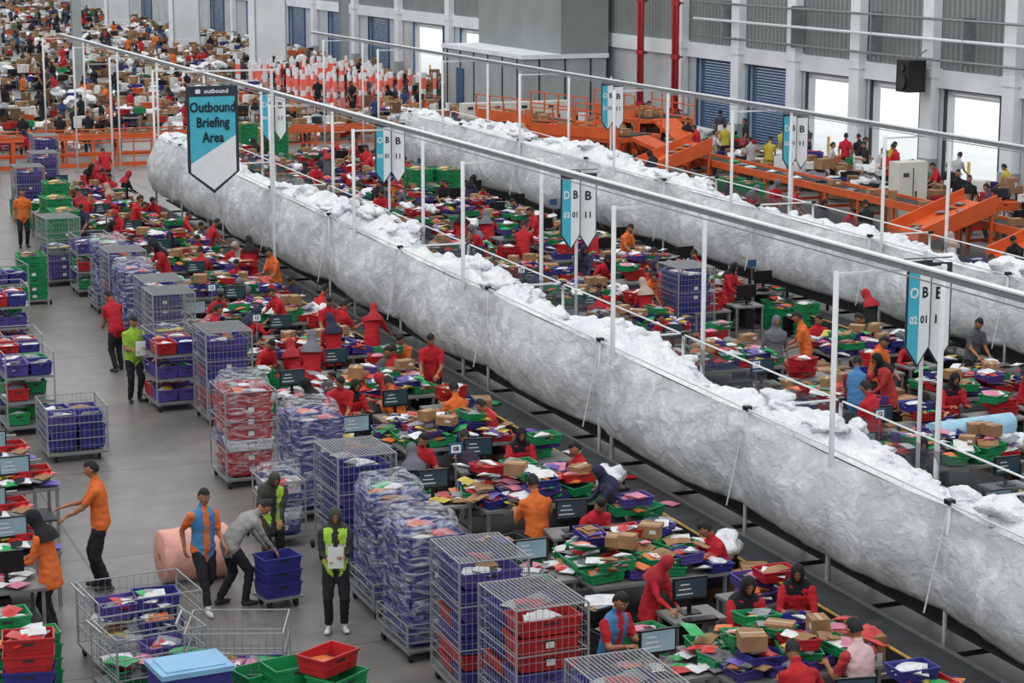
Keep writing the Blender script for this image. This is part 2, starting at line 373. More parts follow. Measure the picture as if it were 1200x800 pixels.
        if R()<.5: mb.carton(T(X0-1.0,y+U(0,1.5),.0,U(0,6)),.35,.3,.3,random.choice(['cardboard','black_plastic','cardboard_dark']))
        y+=2
    place('belt_conveyor',mb.mesh('belt_conveyor'))
netline(13.78,13,66,5.2,.2,7.05,2.6,1.3,88)
netline(23.8,22,72,5.2,3.4,7.05,4.,7.7,86)

# ------------------------------------------------------------ roll cages / crate stacks
def castors(mb,w,d):
    for i in(-1,1):
        for j in(-1,1):
            mb.beam((i*(w/2-.06)-.02,j*(d/2-.06),.06),(i*(w/2-.06)+.02,j*(d/2-.06),.06),.06,'tire',10)
            mb.box((i*(w/2-.06),j*(d/2-.06),.12),(.05,.07,.06),'steel')
def cage_frame(mb,w,d,h,sp=.075,top=True,mesh=True,z0=.15):
    a,b=w/2,d/2; wr=.0036
    mb.box((0,0,z0),(w,d,.04),'steel')
    for i in(-1,1):
        for j in(-1,1): mb.beam((i*a,j*b,z0),(i*a,j*b,h),.016,'wire')
    for z in([z0+.02,h]+[z0+(h-z0)*k/3 for k in(1,2)]):
        for j in(-1,1): mb.beam((-a,j*b,z),(a,j*b,z),.01,'wire'); mb.beam((j*a,-b,z),(j*a,b,z),.01,'wire')
    if mesh:
        for (ln,ax) in((w,0),(d,1)):
            n=int(ln/sp)
            for k in range(1,n):
                t=-ln/2+ln*k/n
                for j in(-1,1):
                    p=(t,j*b) if ax==0 else (j*a,t)
                    mb.beam((*p,z0),(*p,h),wr,'wire',3,cap=False)
        n=int((h-z0)/(sp*1.6))
        for k in range(1,n):
            z=z0+(h-z0)*k/n
            for j in(-1,1): mb.beam((-a,j*b,z),(a,j*b,z),wr,'wire',3,cap=False); mb.beam((j*a,-b,z),(j*a,b,z),wr,'wire',3,cap=False)
    if top:
        for k in range(1,int(w/.05)):
            t=-a+w*k/int(w/.05); mb.beam((t,-b,h),(t,b,h),.005,'wire',3,cap=False)
        for k in range(1,int(d/.05)):
            t=-b+d*k/int(d/.05); mb.beam((-a,t,h),(a,t,h),.005,'wire',3,cap=False)
def film(mb,w,d,z0,z1,mt='stretch_film'):
    rings=[]; n=28
    o=U(0,50)
    for k in range(9):
        t=k/8; z=z0+(z1-z0)*t; r=[]
        s=1.0 if k<7 else (1.0 if k==7 else .8)
        for i in range(n):
            a=2*math.pi*i/n; c,s2=math.cos(a),math.sin(a)
            m=max(abs(c),abs(s2))**.75
            nn=.03*noise.noise(Vector((c*2+o,s2*2,z*4)))
            r.append((c/m*(w/2+nn)*s,s2/m*(d/2+nn)*s,z+(.05*noise.noise(Vector((c*3,s2*3,o))) if k>6 else 0)))
        rings.append(r)
    mb.loft(rings,mt)
def stack(mb,w,d,z0,h,cols,ch=.2,topfill=True,gap=.01):
    n=int((h-z0)/ch)
    for L in range(n):
        for j in(-1,1):
            c=random.choice(cols) if not callable(cols) else cols(L,n)
            M=T(U(-.015,.015),j*d/4,z0+L*ch,U(-.03,.03))
            mb.crate(M,w*.97,d/2*.96,ch-gap,c)
            if L==n-1 and topfill: fill(mb,M,w*.8,d*.4,ch,7)
            elif R()<.6:
                mb.box((0,-d/4*.97 if j<0 else d/4*.97,ch*.5),(.1,.006,.07),'paper_white',M)
def make_cage(kind,seed):
    random.seed(seed); mb=MB(); w,d=.86,1.08
    castors(mb,w,d)
    B=['blue_plastic']*5+['indigo_plastic']*2
    if kind=='blue': cage_frame(mb,w,d,1.75); stack(mb,w-.08,d-.08,.2,1.62,B+['red_plastic'])
    elif kind=='bluered': cage_frame(mb,w,d,1.75); stack(mb,w-.08,d-.08,.2,1.6,B+['red_plastic']*4)
    elif kind=='film_blue': cage_frame(mb,w,d,.5,mesh=False,top=False); stack(mb,w-.08,d-.08,.2,1.7,B); film(mb,w,d,.25,1.8)
    elif kind=='film_red': cage_frame(mb,w,d,1.6,mesh=False,top=False); stack(mb,w-.08,d-.08,.2,1.72,lambda L,n:'red_plastic' if L in(0,1,n-1,n-2,n-3) else random.choice(['indigo_plastic','poly_red','poly_white'])); film(mb,w,d,.25,1.82)
    elif kind=='green': castors(mb,.7,.7); mb.box((0,0,.15),(.75,1,.04),'steel'); stack(mb,.75,1.0,.17,1.7,['green_plastic'],.18)
    elif kind=='green_low': mb.box((0,0,.1),(.7,.9,.04),'steel'); stack(mb,.7,.9,.12,1.35,['green_plastic'],.18)
    elif kind=='empty': cage_frame(mb,w,d,1.75); stack(mb,w-.1,d-.1,.2,1.1,['poly_grey','indigo_plastic'])
    elif kind=='white': cage_frame(mb,w*.7,d*.7,1.0,mesh=False,top=False); stack(mb,w*.65,d*.65,.2,1.1,['poly_white','poly_white','blue_plastic']); film(mb,w*.7,d*.7,.25,1.2)
    elif kind=='mixed':
        for z in(.2,.65,1.1): 
            mb.box((0,0,z-.03),(w,d,.03),'steel')
            for i in(-1,1):
                for j in(-1,1):
                    if R()<.93:
                        c=random.choice(['red_plastic','blue_plastic','green_plastic','indigo_plastic']); M=T(i*w*.24,j*d*.25,z,U(-.1,.1))
                        mb.crate(M,.4,.5,.22,c); fill(mb,M,.35,.4,.22,5)
        cage_frame(mb,w,d,1.5,mesh=False,top=False)
    elif kind=='low':
        cage_frame(mb,w*1.2,d*1.1,.95,top=False)
        for L in range(3):
            for i in(-1,1):
                for j in(-1,1):
                    M=T(i*.24,j*.26,.2+L*.2,U(-.2,.2)); mb.crate(M,.46,.5,.2,random.choice(['blue_plastic']*3+['indigo_plastic']))
                    if L==2: fill(mb,M,.4,.4,.2,7)
    return mb.mesh('roll_cage_'+kind)
CG={}
for k,s in(('blue',3),('blue2',33),('bluered',4),('film_blue',5),('film_blue2',55),('film_red',6),('green',7),('green_low',8),('empty',9),('white',10),('mixed',11),('mixed2',12),('low',13)):
    CG[k]=make_cage(k.rstrip('2'),s)
random.seed(11)
NM={'green':'green_crate_stack','green_low':'green_crate_stack','mixed':'crate_trolley','mixed2':'crate_trolley','low':'wire_basket_trolley'}
def cage(k,x,y,rz=0): place(NM.get(k,'roll_cage'),CG[k],x,y,0,rz)
for k,x,y,r in(('bluered',8.37,18.4,0),('bluered',8.45,21.1,.03),('blue',8.5,22.95,-.02),('film_blue',8.36,24.6,.04),('film_blue2',8.5,26.35,0),('blue2',8.6,28.3,.03),
    ('white',7.9,29.9,0),('film_blue',8.8,31.3,.1),('film_red',8.3,33.6,0),('blue',9.05,38.1,0),('mixed',8.4,39.6,.05),('blue2',9.15,44.1,0),('empty',9.0,42.5,0),
    ('film_blue',9.1,46.5,.1),('blue',9.25,48.5,0),('film_blue2',9.3,50.5,0),('mixed2',9.3,53,0),('green',9.35,57.2,0),('green',9.6,60.,.1),('green',10.2,63.6,0),('blue',9.9,67,0),('empty',8.8,54.8,0.1),
    ('green_low',7.7,52.2,0),('low',5.95,36.4,0),('mixed2',5.5,38.6,.03),('mixed',5.6,40.4,0),('low',5.2,43,0),('mixed',6.2,46,0),('mixed2',6.6,49,.1),('blue',11.,71,0),('film_blue',9.2,74,0),('blue2',12,77,0),
    ('blue2',20.3,41.7,0),('green',21.4,63.2,0),('green',22.2,62.8,0),('green',21.4,80.3,.1),('green',20.3,80.5,0),('green_low',31,60.5,0),('green_low',31,59.2,0),('film_blue',16.4,60,0),('blue',16.4,52,0),('mixed',16.4,46,0)):
    cage(k,x,y,r)

# ------------------------------------------------------------ tables / stations
def table(mb,M,w,d,h=.76):
    mb.box((0,0,h-.02),(w,d,.04),'table_top',M); mb.box((0,0,.25),(w*.95,d*.9,.03),'dark_metal',M)
    for i in(-1,1):
        for j in(-1,1): mb.box((i*(w/2-.04),j*(d/2-.04),h/2-.02),(.045,.045,h-.04),'steel',M)
def monitor(mb,M,sc='screen'):
    mb.box((0,0,.0075),(.24,.18,.015),'black_plastic',M); mb.box((0,.02,.12),(.05,.03,.22),'black_plastic',M)
    mb.box((0,0,.31),(.46,.035,.29),'black_plastic',M); mb.box((0,-.019,.315),(.42,.004,.24),sc,M)
    mb.box((0,-.3,.012),(.42,.15,.024),'black_plastic',M)
    for k in range(3): mb.box((-.08,-.022,.25+k*.06),(.22-.05*k,.002,.015),'paper_white',M)
_txt={}
def text_geo(s,size):
    if (s,size) in _txt: return _txt[(s,size)]
    cu=bpy.data.curves.new('t','FONT'); cu.body=s; cu.size=size; cu.align_x='CENTER'; cu.align_y='CENTER'; cu.extrude=.002; cu.offset=size*.02; cu.resolution_u=2
    o=bpy.data.objects.new('t',cu); COL.objects.link(o); dg=bpy.context.evaluated_depsgraph_get(); dg.update()
    me=bpy.data.meshes.new_from_object(o.evaluated_get(dg)); r=([v.co.copy() for v in me.vertices],[tuple(p.vertices) for p in me.polygons])
    bpy.data.objects.remove(o); bpy.data.meshes.remove(me); _txt[(s,size)]=r; return r
def text(mb,s,size,M,mt,sx=1.):
    vs,fs=text_geo(s,size); mb.add(vs,fs,mt,M@Matrix.Rotation(math.pi/2,4,'X')@Matrix.Diagonal((sx,1,1,1)))
def placard(mb,M,s):
    mb.beam((0,0,0),(0,0,.62),.01,'steel',6,M=M); mb.box((0,0,.68),(.22,.015,.17),'shutter_blue',M); mb.box((0,-.009,.68),(.15,.005,.12),'sign_white',M)
    text(mb,s,.09,M@T(0,-.014,.68),'sign_text')
TR=['green_plastic']*5+['red_plastic']*4+['indigo_plastic']*2+['blue_plastic']*2
def make_station(seed,plc=True):
    random.seed(seed); mb=MB()
    table(mb,T(),1.9,1.5)
    for L in range(3):
        for i in range(4 if L==0 else 3):
            for j in range(3):
                if L>0 and R()<.3+.15*L: continue
                c=random.choice(TR)
                M=T((i-(1.5 if L==0 else 1))*.5+U(-.07,.07),(j-1)*.46+U(-.07,.07),.77+L*.12,U(-.35,.35)+(math.pi/2 if R()<.4 else 0),U(-.12,.12),U(-.12,.12))
                mb.crate(M,.5,.36,.13,c)
                if R()<.9: fill(mb,M,.42,.28,.16,4)
    D=T(-1.45,.1,0,U(-.1,.1)); table(mb,D,.9,.8); monitor(mb,D@T(0,.1,.76),random.choice(['screen','screen_dark']))
    mb.box((.1,.2,.47),(.2,.42,.4),'black_plastic',D)
    D2=T(-.2,1.75,0,U(-.2,.2)); table(mb,D2,.7,.55); monitor(mb,D2@T(0,.05,.76),'screen_dark'); mb.box((0,.1,.47),(.2,.36,.4),'black_plastic',D2)
    if plc: placard(mb,D@T(.42,.3,.76),random.choice(['12','08','21','07','15']))
    for k in range(16):
        mb.mailer(T(U(-1.8,-.9),U(-.2,.4),.77+U(0,.05),U(0,6)),U(.08,.16),U(.07,.12),.05,random.choice(MAIL))
    for k in range(9):
        x=U(1.1,1.7); y=U(-1.5,1.5); mb.carton(T(x,y,0,U(-.4,.4)),U(.3,.5),U(.3,.45),U(.25,.75),random.choice(['cardboard','cardboard_dark','black_plastic','black_plastic','cardboard']))
    for k in range(5):
        M=T(U(-1.6,-.9),U(.9,2.6),0,U(-.3,.3)); h=U(.3,.7); c=random.choice(['dark_metal','black_plastic']+TR[:6])
        for q in range(int(h/.16)+1): mb.crate(M@T(0,0,q*.16,U(-.1,.1)),.5,.36,.17,c)
        fill(mb,M@T(0,0,h),.44,.3,.17,5)
    if R()<.6:
        mb.crate(T(1.3,U(-.6,.8),.0),.6,.5,.7,'dark_metal'); wad(mb,(1.3,.1,.85),.24,hi=True)
    M=T(.9,2.0,0,.05); table(mb,M,.9,.7)
    for k in range(3):
        m2=M@T(U(-.25,.25),U(-.15,.15),.77+k*.12,U(-.5,.5)); mb.crate(m2,.5,.36,.14,random.choice(TR)); fill(mb,m2,.4,.3,.15,4)
    for k in range(34):
        mb.mailer(T(U(-1.0,1.),U(-.7,.7),.8+U(0,.3),U(0,6),U(-.3,.3),U(-.3,.3)),U(.07,.15),U(.06,.12),.05,random.choice(MAIL))
    for k in range(3): mb.carton(T(U(-.7,.7),U(-.5,.5),.95+U(0,.15),U(0,6)),U(.2,.35),U(.2,.3),U(.12,.22))
    return mb.mesh('packing_station')
ST=[make_station(100+i,i%3==0) for i in range(7)]
def make_stool():
    mb=MB(); mb.beam((0,0,.43),(0,0,.48),.18,'black_plastic',16,smooth=False); mb.beam((0,0,.08),(0,0,.43),.025,'steel',8)
    for k in range(5):
        a=k*2*math.pi/5; mb.beam((0,0,.09),(math.cos(a)*.26,math.sin(a)*.26,.05),.018,'steel'); mb.beam((math.cos(a)*.26-.01,math.sin(a)*.26,.03),(math.cos(a)*.26+.01,math.sin(a)*.26,.03),.03,'tire',8)
    return mb.mesh('work_stool')
STOOL=make_stool()

# ------------------------------------------------------------ people
def capsule(mb,p0,r0,p1,r1,n=10):
    p0=Vector(p0);p1=Vector(p1);d=(p1-p0).normalized(); a=Vector((0,0,1)) if abs(d.z)<.9 else Vector((1,0,0))
    u=d.cross(a).normalized(); w=d.cross(u); rings=[]
    for t in(-.98,-.7,-.3): rings.append((p0+d*(r0*t),r0*math.sqrt(1-t*t)))
    rings+= [(p0,r0),(p1,r1)]
    for t in(.3,.7,.98): rings.append((p1+d*(r1*t),r1*math.sqrt(1-t*t)))
    mb.loft([[c+u*math.cos(2*math.pi*i/n)*r+w*math.sin(2*math.pi*i/n)*r for i in range(n)] for c,r in rings],'skin')
def ik(a,t,l1,l2,h):
    a=Vector(a);t=Vector(t);d=t-a; L=d.length
    if L>(l1+l2)*.995: t=a+d.normalized()*(l1+l2)*.995; d=t-a; L=d.length
    x=(l1*l1-l2*l2+L*L)/(2*L); y=math.sqrt(max(0,l1*l1-x*x)); dn=d.normalized(); h=Vector(h); hp=(h-dn*h.dot(dn)).normalized()
    return a+dn*x+hp*y, t
def hand(mb,w,d,pn,s):
    d=d.normalized(); pn=(pn-d*pn.dot(d)).normalized(); sd=d.cross(pn)*s
    rings=[]
    for t,a,b in((-.02,.024,.02),(.01,.03,.017),(.05,.04,.016),(.088,.042,.013)):
        c=w+d*t; rings.append([c+sd*math.cos(2*math.pi*i/8)*a+pn*math.sin(2*math.pi*i/8)*b for i in range(8)])
    mb.loft(rings,'skin')
    for k,L in enumerate((.066,.076,.07,.054)):
        b=w+d*.082+sd*(.03-.02*k); d1=(d*math.cos(.35)+pn*math.sin(.35)); d2=(d*math.cos(.95)+pn*math.sin(.95))
        m=b+d1*L*.55; e=m+d2*L*.45
        mb.beam(b,m,.0095,'skin',6,r1=.0085,smooth=True); mb.beam(m,e,.0085,'skin',6,r1=.006,smooth=True)
    b=w+d*.025+sd*.03; m=b+(d*.6+sd*.7+pn*.2).normalized()*.035; e=m+(d*.85+sd*.3+pn*.35).normalized()*.03
    mb.beam(b,m,.012,'skin',6,r1=.0105,smooth=True); mb.beam(m,e,.0105,'skin',6,r1=.007,smooth=True)
def head(mb,M,style,hm):
    ns,nr=20,15
    def sph(sx,sy,sz,fn=None):
        vs=[]
        for j in range(nr+1):
            ph=math.pi*j/nr
            for i in range(ns):
                th=2*math.pi*i/ns; x,y,z=math.sin(ph)*math.cos(th),math.sin(ph)*math.sin(th),math.cos(ph)
                if fn: x,y,z=fn(x,y,z)
                vs.append((x*sx,y*sy,z*sz))
        fs=[(j*ns+i,(j+1)*ns+i,(j+1)*ns+(i+1)%ns,j*ns+(i+1)%ns) for j in range(nr) for i in range(ns)]
        return vs,fs
    def sk(x,y,z):
        if z<0: k=1+.32*z; x*=k; y=y*(1+.18*z)+ (.12*(-z) )
        if y>.55 and -.25<z<.15 : y-=.05
        return x,y,z
    v,f=sph(.076,.094,.118,sk); mb.add(v,f,'skin',M,True)
    mb.add([(-.008,.083,.02),(.008,.083,.02),(.015,.086,-.025),(-.015,.086,-.025),(0,.114,-.022),(0,.09,.022)],[(0,3,4,5),(1,5,4,2),(3,2,4),(0,5,1)],'skin',M,True)
    for s in(-1,1):
        mb.beam((s*.03,.078,.018),(s*.03,.0885,.018),.0125,'eye_white',8,M=M,r1=.008); mb.beam((s*.03,.086,.018),(s*.03,.0905,.018),.006,'eye',6,M=M)
        mb.box((s*.031,.087,.037),(.03,.01,.006),'hair',M)
        if style=='hair':
            mb.add([(s*.074,.01,.02),(s*.09,-.012,.028),(s*.09,-.01,-.02),(s*.074,.01,-.03),(s*.074,-.02,.0)],[(0,1,2,3),(1,4,2),(0,4,1),(3,2,4)],'skin',M,True)
    mb.box((0,.0895,-.052),(.042,.012,.012),'lips',M)
    if style=='hair':
        def hf(x,y,z):
            k=1+.06*noise.noise(Vector((x*3,y*3,z*3)))
            if y>0 and z<.75 : k-=.05
            return x*k,y*k,z*k
        v,f=sph(.084,.103,.13,hf)
        ff=[q for q in f if (lambda c:(c[2]>.07 or (c[1]<.012 and c[2]>.02) or (c[1]<-.02 and c[2]>-.05)))([sum(v[i][k] for i in q)/4 for k in range(3)])]
        mb.add(v,ff,hm,M,True)
    else:
        v,f=sph(.09,.106,.128)
        ff=[q for q in f if (lambda c:not(c[1]>.05 and (c[0]/.062)**2+((c[2]+.002)/.083)**2<1))([sum(v[i][k] for i in q)/4 for k in range(3)])]
        mb.add(v,ff,hm,M,True)
        rings=[]
        for z,a,b,oy in((-.03,.084,.085,-.012),(-.10,.08,.088,-.005),(-.15,.105,.1,-.005),(-.20,.165,.13,0),(-.25,.2,.15,.005),(-.31,.2,.155,.01)):
            rings.append([(math.cos(2*math.pi*i/20)*a,math.sin(2*math.pi*i/20)*b+oy,z-(.06*abs(math.sin(2*math.pi*i/20)) if z<-.3 else 0)) for i in range(20)])
        mb.loft(rings,hm,cap=False,M=M)
POSES={
 'stand':dict(lean=3,wr=((.24,.06,.86),(-.24,.08,.86)),an=((.1,.02),(-.1,-.02)),hp=8),
 'work':dict(lean=14,wr=((.14,.42,.96),(-.14,.38,.96)),an=((.1,.0),(-.1,-.04)),hp=32),
 'work2':dict(lean=22,wr=((.28,.5,.98),(-.05,.42,.92)),an=((.12,.06),(-.1,-.1)),hp=38,hy=15),
 'reach':dict(lean=6,wr=((.12,.46,1.08),(-.1,.42,1.0)),an=((.1,.06),(-.1,-.08)),hp=18),
 'bend':dict(lean=55,wr=((.16,.6,.6),(-.14,.58,.58)),an=((.12,.08),(-.12,-.2)),hp=62,pel=.85,py=-.08),
 'walk':dict(lean=4,wr=((.22,-.1,.88),(-.2,.24,.92)),an=((.08,.26),(-.08,-.24)),hp=14,heel=(0,.07)),
 'hold':dict(lean=4,wr=((.1,.3,1.08),(-.08,.32,1.12)),an=((.1,.02),(-.1,0)),hp=25),
 'seat':dict(lean=12,wr=((.15,.42,.82),(-.15,.4,.82)),an=((.13,.38),(-.13,.36)),hp=28,pel=.56,seat=1),
 'seat2':dict(lean=24,wr=((.3,.46,.84),(-.05,.42,.82)),an=((.13,.38),(-.13,.3)),hp=40,pel=.56,seat=1,hy=-20),
}
def make_person(pose,style,hm,vest=None,sleeve='short',shoe='shoes',tunic=False):
    P=POSES[pose]; th=math.radians(P['lean']); pel=Vector((0,P.get('py',0),P.get('pel',.89)))
    us=[-.06,0,.1,.22,.36,.46,.52,.56,.64]
    def spine(u):
        p=pel.copy(); n=40; 
        for i in range(n):
            uu=u*(i+.5)/n; a=th*max(0,min(1,.35+uu/.45)); p=p+Vector((0,math.sin(a),math.cos(a)))*(u/n)
        a=th*max(0,min(1,.35+u/.45)); return p,a
    W=[.13,.172,.166,.154,.174,.18,.13,.062,.05]; D=[.11,.13,.125,.115,.124,.11,.085,.062,.054]
    mb=MB(); rings=[]
    for u,w,d in zip(us,W,D):
        p,a=spine(u); F=Vector((0,math.cos(a),-math.sin(a)))
        rings.append([p+Vector((1,0,0))*math.cos(2*math.pi*i/16)*w+F*math.sin(2*math.pi*i/16)*d for i in range(16)])
    mb.loft(rings,'skin')
    segs=[]; sp=[spine(u)[0] for u in us]
    for i in range(len(us)-1): segs.append((sp[i],sp[i+1],.13 if us[i]<.5 else .055,'torso' if us[i]<.52 else 'neck'))
    hands=[]
    ps,a=spine(.455); F=Vector((0,math.cos(a),-math.sin(a)))
    for k,s in((0,1),(1,-1)):
        sh=ps+Vector((s*.175,0,0)); wr=Vector(P['wr'][k])
        el,wr=ik(sh,wr,.285,.245,Vector((s*.28,-.75,-.5)))
        capsule(mb,ps+Vector((s*.1,0,.0)),.06,sh,.058); capsule(mb,sh,.06,sh.lerp(el,.72),.053); capsule(mb,sh,.05,el,.04); capsule(mb,el,.041,wr,.026)
        segs+= [(sh,el,.05,'uarm'),(el,wr,.035,'farm')]; hands.append((wr,(wr-el),s))
        hip=pel+Vector((s*.088,0,-.01)); ax,ay=P['an'][k]; hz=P.get('heel',(0,0))[k]
        kn,an=ik(hip,Vector((ax,ay,.085+hz)),.42,.41,Vector((s*.1,1,0.25 if P.get('seat') else 0)))
        capsule(mb,hip,.1,kn,.072); capsule(mb,kn,.07,an+(kn-an)*.1,.056); capsule(mb,kn,.05,an,.04)
        toe=an+Vector((s*.03,.15,-.045-hz*.6)); capsule(mb,an+Vector((0,-.03,-.04)),.042,toe,.036)
        segs+= [(hip,kn,.08,'thigh'),(kn,an,.05,'shin'),(an+Vector((0,-.03,-.045)),toe,.055,'foot')]
    if tunic and pose not in('seat','seat2','bend'):
        r=[]
        for z,w,d in((.12,.15,.115),(-.05,.19,.145),(-.22,.205,.16)):
            r.append([Vector((math.cos(2*math.pi*i/16)*w,pel.y+math.sin(2*math.pi*i/16)*d,pel.z+z)) for i in range(16)])
        mb.loft(r,'skin')
    me=mb.mesh('tmp'); o=bpy.data.objects.new('tmp',me); COL.objects.link(o)
    rm=o.modifiers.new('r','REMESH'); rm.mode='VOXEL'; rm.voxel_size=.02
    sm=o.modifiers.new('s','SMOOTH'); sm.factor=.5; sm.iterations=2
    dg=bpy.context.evaluated_depsgraph_get(); dg.update(); m2=bpy.data.meshes.new_from_object(o.evaluated_get(dg))
    nv=len(m2.vertices); co=np.empty(nv*3); m2.vertices.foreach_get('co',co); co=co.reshape(-1,3)
    fs=[tuple(p.vertices) for p in m2.polygons]
    no=np.empty(nv*3); m2.vertices.foreach_get('normal',no); no=no.reshape(-1,3)
    for i in range(nv):
        p=co[i]; k=.011*noise.noise(Vector((p[0]*9,p[1]*9,p[2]*16)))+.006*noise.noise(Vector((p[0]*22,p[1]*22,p[2]*30)))
        co[i]=p+no[i]*k
    cen=np.array([co[list(f)].mean(axis=0) for f in fs])
    best=np.full(len(fs),1e9); lab=np.zeros(len(fs),int); tt=np.zeros(len(fs))
    for si,(a0,b0,r,l) in enumerate(segs):
        A=np.array(a0);B=np.array(b0);ab=B-A; t=np.clip(((cen-A)@ab)/(ab@ab),0,1); d=np.linalg.norm(cen-(A+t[:,None]*ab),axis=1)/ (r if r>0 else .01)
        m=d<best; best[m]=d[m]; lab[m]=si; tt[m]=t[m]
    ms=[]
    for i in range(len(fs)):
        l=segs[lab[i]][3]; t=tt[i]; c=cen[i]
        if l=='torso':
            k='shirt'
            if vest:
                u=us[lab[i]]+t*(us[lab[i]+1]-us[lab[i]]); k=vest
                if c[1]>sp[lab[i]].y+.03 and abs(c[0])<.04: k='shirt'
                elif vest=='vest_lime' and (abs(u-.14)<.022 or abs(u-.3)<.022): k='reflective'
        elif l=='neck': k='skin' if segs[lab[i]][0]==sp[-2] or t>.4 else 'shirt'
        elif l=='uarm': k='shirt' if (sleeve=='long' or t<.76) else 'skin'
        elif l=='farm': k='shirt' if sleeve=='long' and t<.93 else 'skin'
        elif l=='thigh': k='shirt' if t<(.12 if not tunic else .5) and not P.get('seat') else 'trousers'
        elif l=='shin': k='trousers' if t<.9 else shoe
        else: k=shoe
        if tunic and l in('thigh','torso') and c[2]>pel.z-.24 and k=='trousers' and not P.get('seat'): k='shirt'
        ms.append(k)
    out=MB(); out.add([tuple(c) for c in co],fs,ms,None,True)
    bpy.data.objects.remove(o); bpy.data.meshes.remove(m2); bpy.data.meshes.remove(me)
    for wr,d,s in hands: hand(out,wr,d,Vector((-s*.9,0,-.1)) if pose in('stand','walk') else Vector((-s*.25,.1,-1)),-s)
    nk,a=spine(.62); hp=math.radians(P['hp']); up=Vector((0,math.sin(hp),math.cos(hp)))
    hc=nk+up*.085+Vector((0,.012,0))
    M=Matrix.Translation(hc)@Matrix.Rotation(math.radians(P.get('hy',0)),4,'Z')@Matrix.Rotation(-hp,4,'X')
    head(out,M,style,hm)
    if pose=='hold':  # handheld scanner / clipboard resting between the hands
        out.box((.01,.42,1.12),(.2,.012,.28),'paper_white',Matrix.Translation((0,0,0)))
    zmin=min(v[2] for v in out.v); out.v=[(v[0],v[1],v[2]-zmin) for v in out.v]
    return out.mesh('person_'+pose)
PC={}
def person(x,y,deg,pose,style='hair',shirt=(200,40,44),hj='hijab_black',vest=None,sleeve='short',shoe='shoes',tunic=None,scale=1,name='warehouse_worker'):
    hm='hair' if style=='hair' else hj
    if tunic is None: tunic=style!='hair'
    if style!='hair': sleeve='long'
    key=(pose,style,hm,vest,sleeve,shoe,tunic)
    if key not in PC:
        base=(pose,style,'*',vest,sleeve,shoe,tunic)
        if base in PC and style!='hair':
            me,old=PC[base]; me=me.copy()
            for i,m in enumerate(me.materials):
                if m.name==old: me.materials[i]=MATS[hm]
            PC[key]=me
        else:
            PC[key]=make_person(pose,style,hm,vest,sleeve,shoe,tunic); PC[base]=(PC[key],hm)
    o=place(name,PC[key],x,y,0,math.radians(deg),shirt,scale)
    if pose.startswith('seat'): place('work_stool',STOOL,x,y,0)
    return o
RED=(190,34,44); ORG=(226,112,50); BLK=(34,34,38)
person(5.0,28.5,75,'reach',shirt=ORG,scale=1.08)
person(4.02,26.75,60,'work','hijab',ORG,'hijab_black')
person(6.1,27.1,195,'walk',shirt=ORG,vest='vest_blue',shoe='shoes_white')
person(7.4,28.4,175,'work2','hijab',(60,62,60),'hijab_olive',vest='vest_lime',scale=.93)
person(6.55,27.15,-80,'bend',shirt=(150,150,146),sleeve='long')
person(7.5,25.6,165,'hold','hijab',(50,50,52),'hijab_olive',vest='vest_lime',shoe='shoes_white',tunic=False)
person(7.8,40.2,190,'hold',shirt=(150,190,60),sleeve='short')
person(8.05,43.2,20,'work2',shirt=RED)
person(8.9,61.5,180,'stand',shirt=ORG)
# near station people
person(9.75,21.9,200,'seat',shirt=RED,vest='vest_blue',scale=1.04)
person(10.75,22.95,215,'work2','hijab',RED,'hijab_red',scale=.88)
person(11.5,21.9,170,'seat','hijab',RED,'hijab_black',scale=1.05)
person(10.9,19.3,0,'seat2',shirt=RED,scale=1.05)
person(11.8,19.6,10,'seat',shirt=(180,60,60),vest='vest_pink',scale=1.08)
person(11.95,26.7,80,'work2','hijab',(52,54,80),'hijab_navy',scale=.95)
person(10.8,26.8,0,'seat',shirt=ORG,scale=1.08)
person(10.3,30.5,190,'seat',shirt=RED)
person(11.97,33.3,10,'seat',shirt=ORG,scale=1.05); person(12.3,32.3,60,'seat2',shirt=RED); person(11.2,34.2,20,'seat2',shirt=ORG,scale=1.05)
person(12.06,37.2,-20,'seat',shirt=RED)
person(12.45,22.3,150,'seat','hijab',RED,'hijab_black'); person(12.5,24.4,90,'seat2',shirt=RED); person(11.9,30.3,170,'seat','hijab',RED,'hijab_black'); person(12.45,29,95,'seat',shirt=RED)
person(11.4,26.3,185,'seat2',shirt=RED); person(10.5,34.7,190,'seat','hijab',RED,'hijab_black'); person(11.1,30.2,10,'seat2',shirt=(70,60,80))
person(19.3,35.7,170,'stand','hijab',(110,110,118),'hijab_grey'); person(20.1,35.9,60,'work',shirt=ORG)
person(19.6,32,90,'work2','hijab',(190,60,60),'hijab_black'); person(20.15,33.4,200,'work',shirt=ORG); person(18.7,31.6,-30,'work',shirt=(130,50,60),vest='vest_blue')
def anyperson(x,y,palette=None):
    shirt=random.choice(palette or [RED]*9+[(160,40,50),(200,50,56)]+[ORG]+[(60,60,90),BLK,(90,90,96)])
    st=random.choice(['hair','hijab','hair','hijab'])
    hj=random.choice(['hijab_black','hijab_black','hijab_red','hijab_red','hijab_navy','hijab_beige','hijab_black','hijab_grey'])
    person(x,y,random.choice([0,0,180,180,90,-90])+U(-30,30),random.choice(['seat','seat2','seat','seat2','work2','work']),st,shirt,hj,scale=U(.95,1.04))
i=0; Y=16.9
while Y<70:
    place('packing_station',ST[i%7],11.35,Y,0,U(-.03,.03))
    if Y>34:
        for (dx,dy) in((-.75,1.15),(.65,1.3),(1.3,.2),(-.8,2.4),(1.3,2.3),(-1.3,-.9),(.2,-1.0)):
            if R()<.8: anyperson(11.35+dx+U(-.15,.1),Y+dy+U(-.2,.2))
    elif Y>26: 
        if R()<.7: anyperson(10.0,Y+1.4)
    i+=1; Y+=3.85
Y=24.5
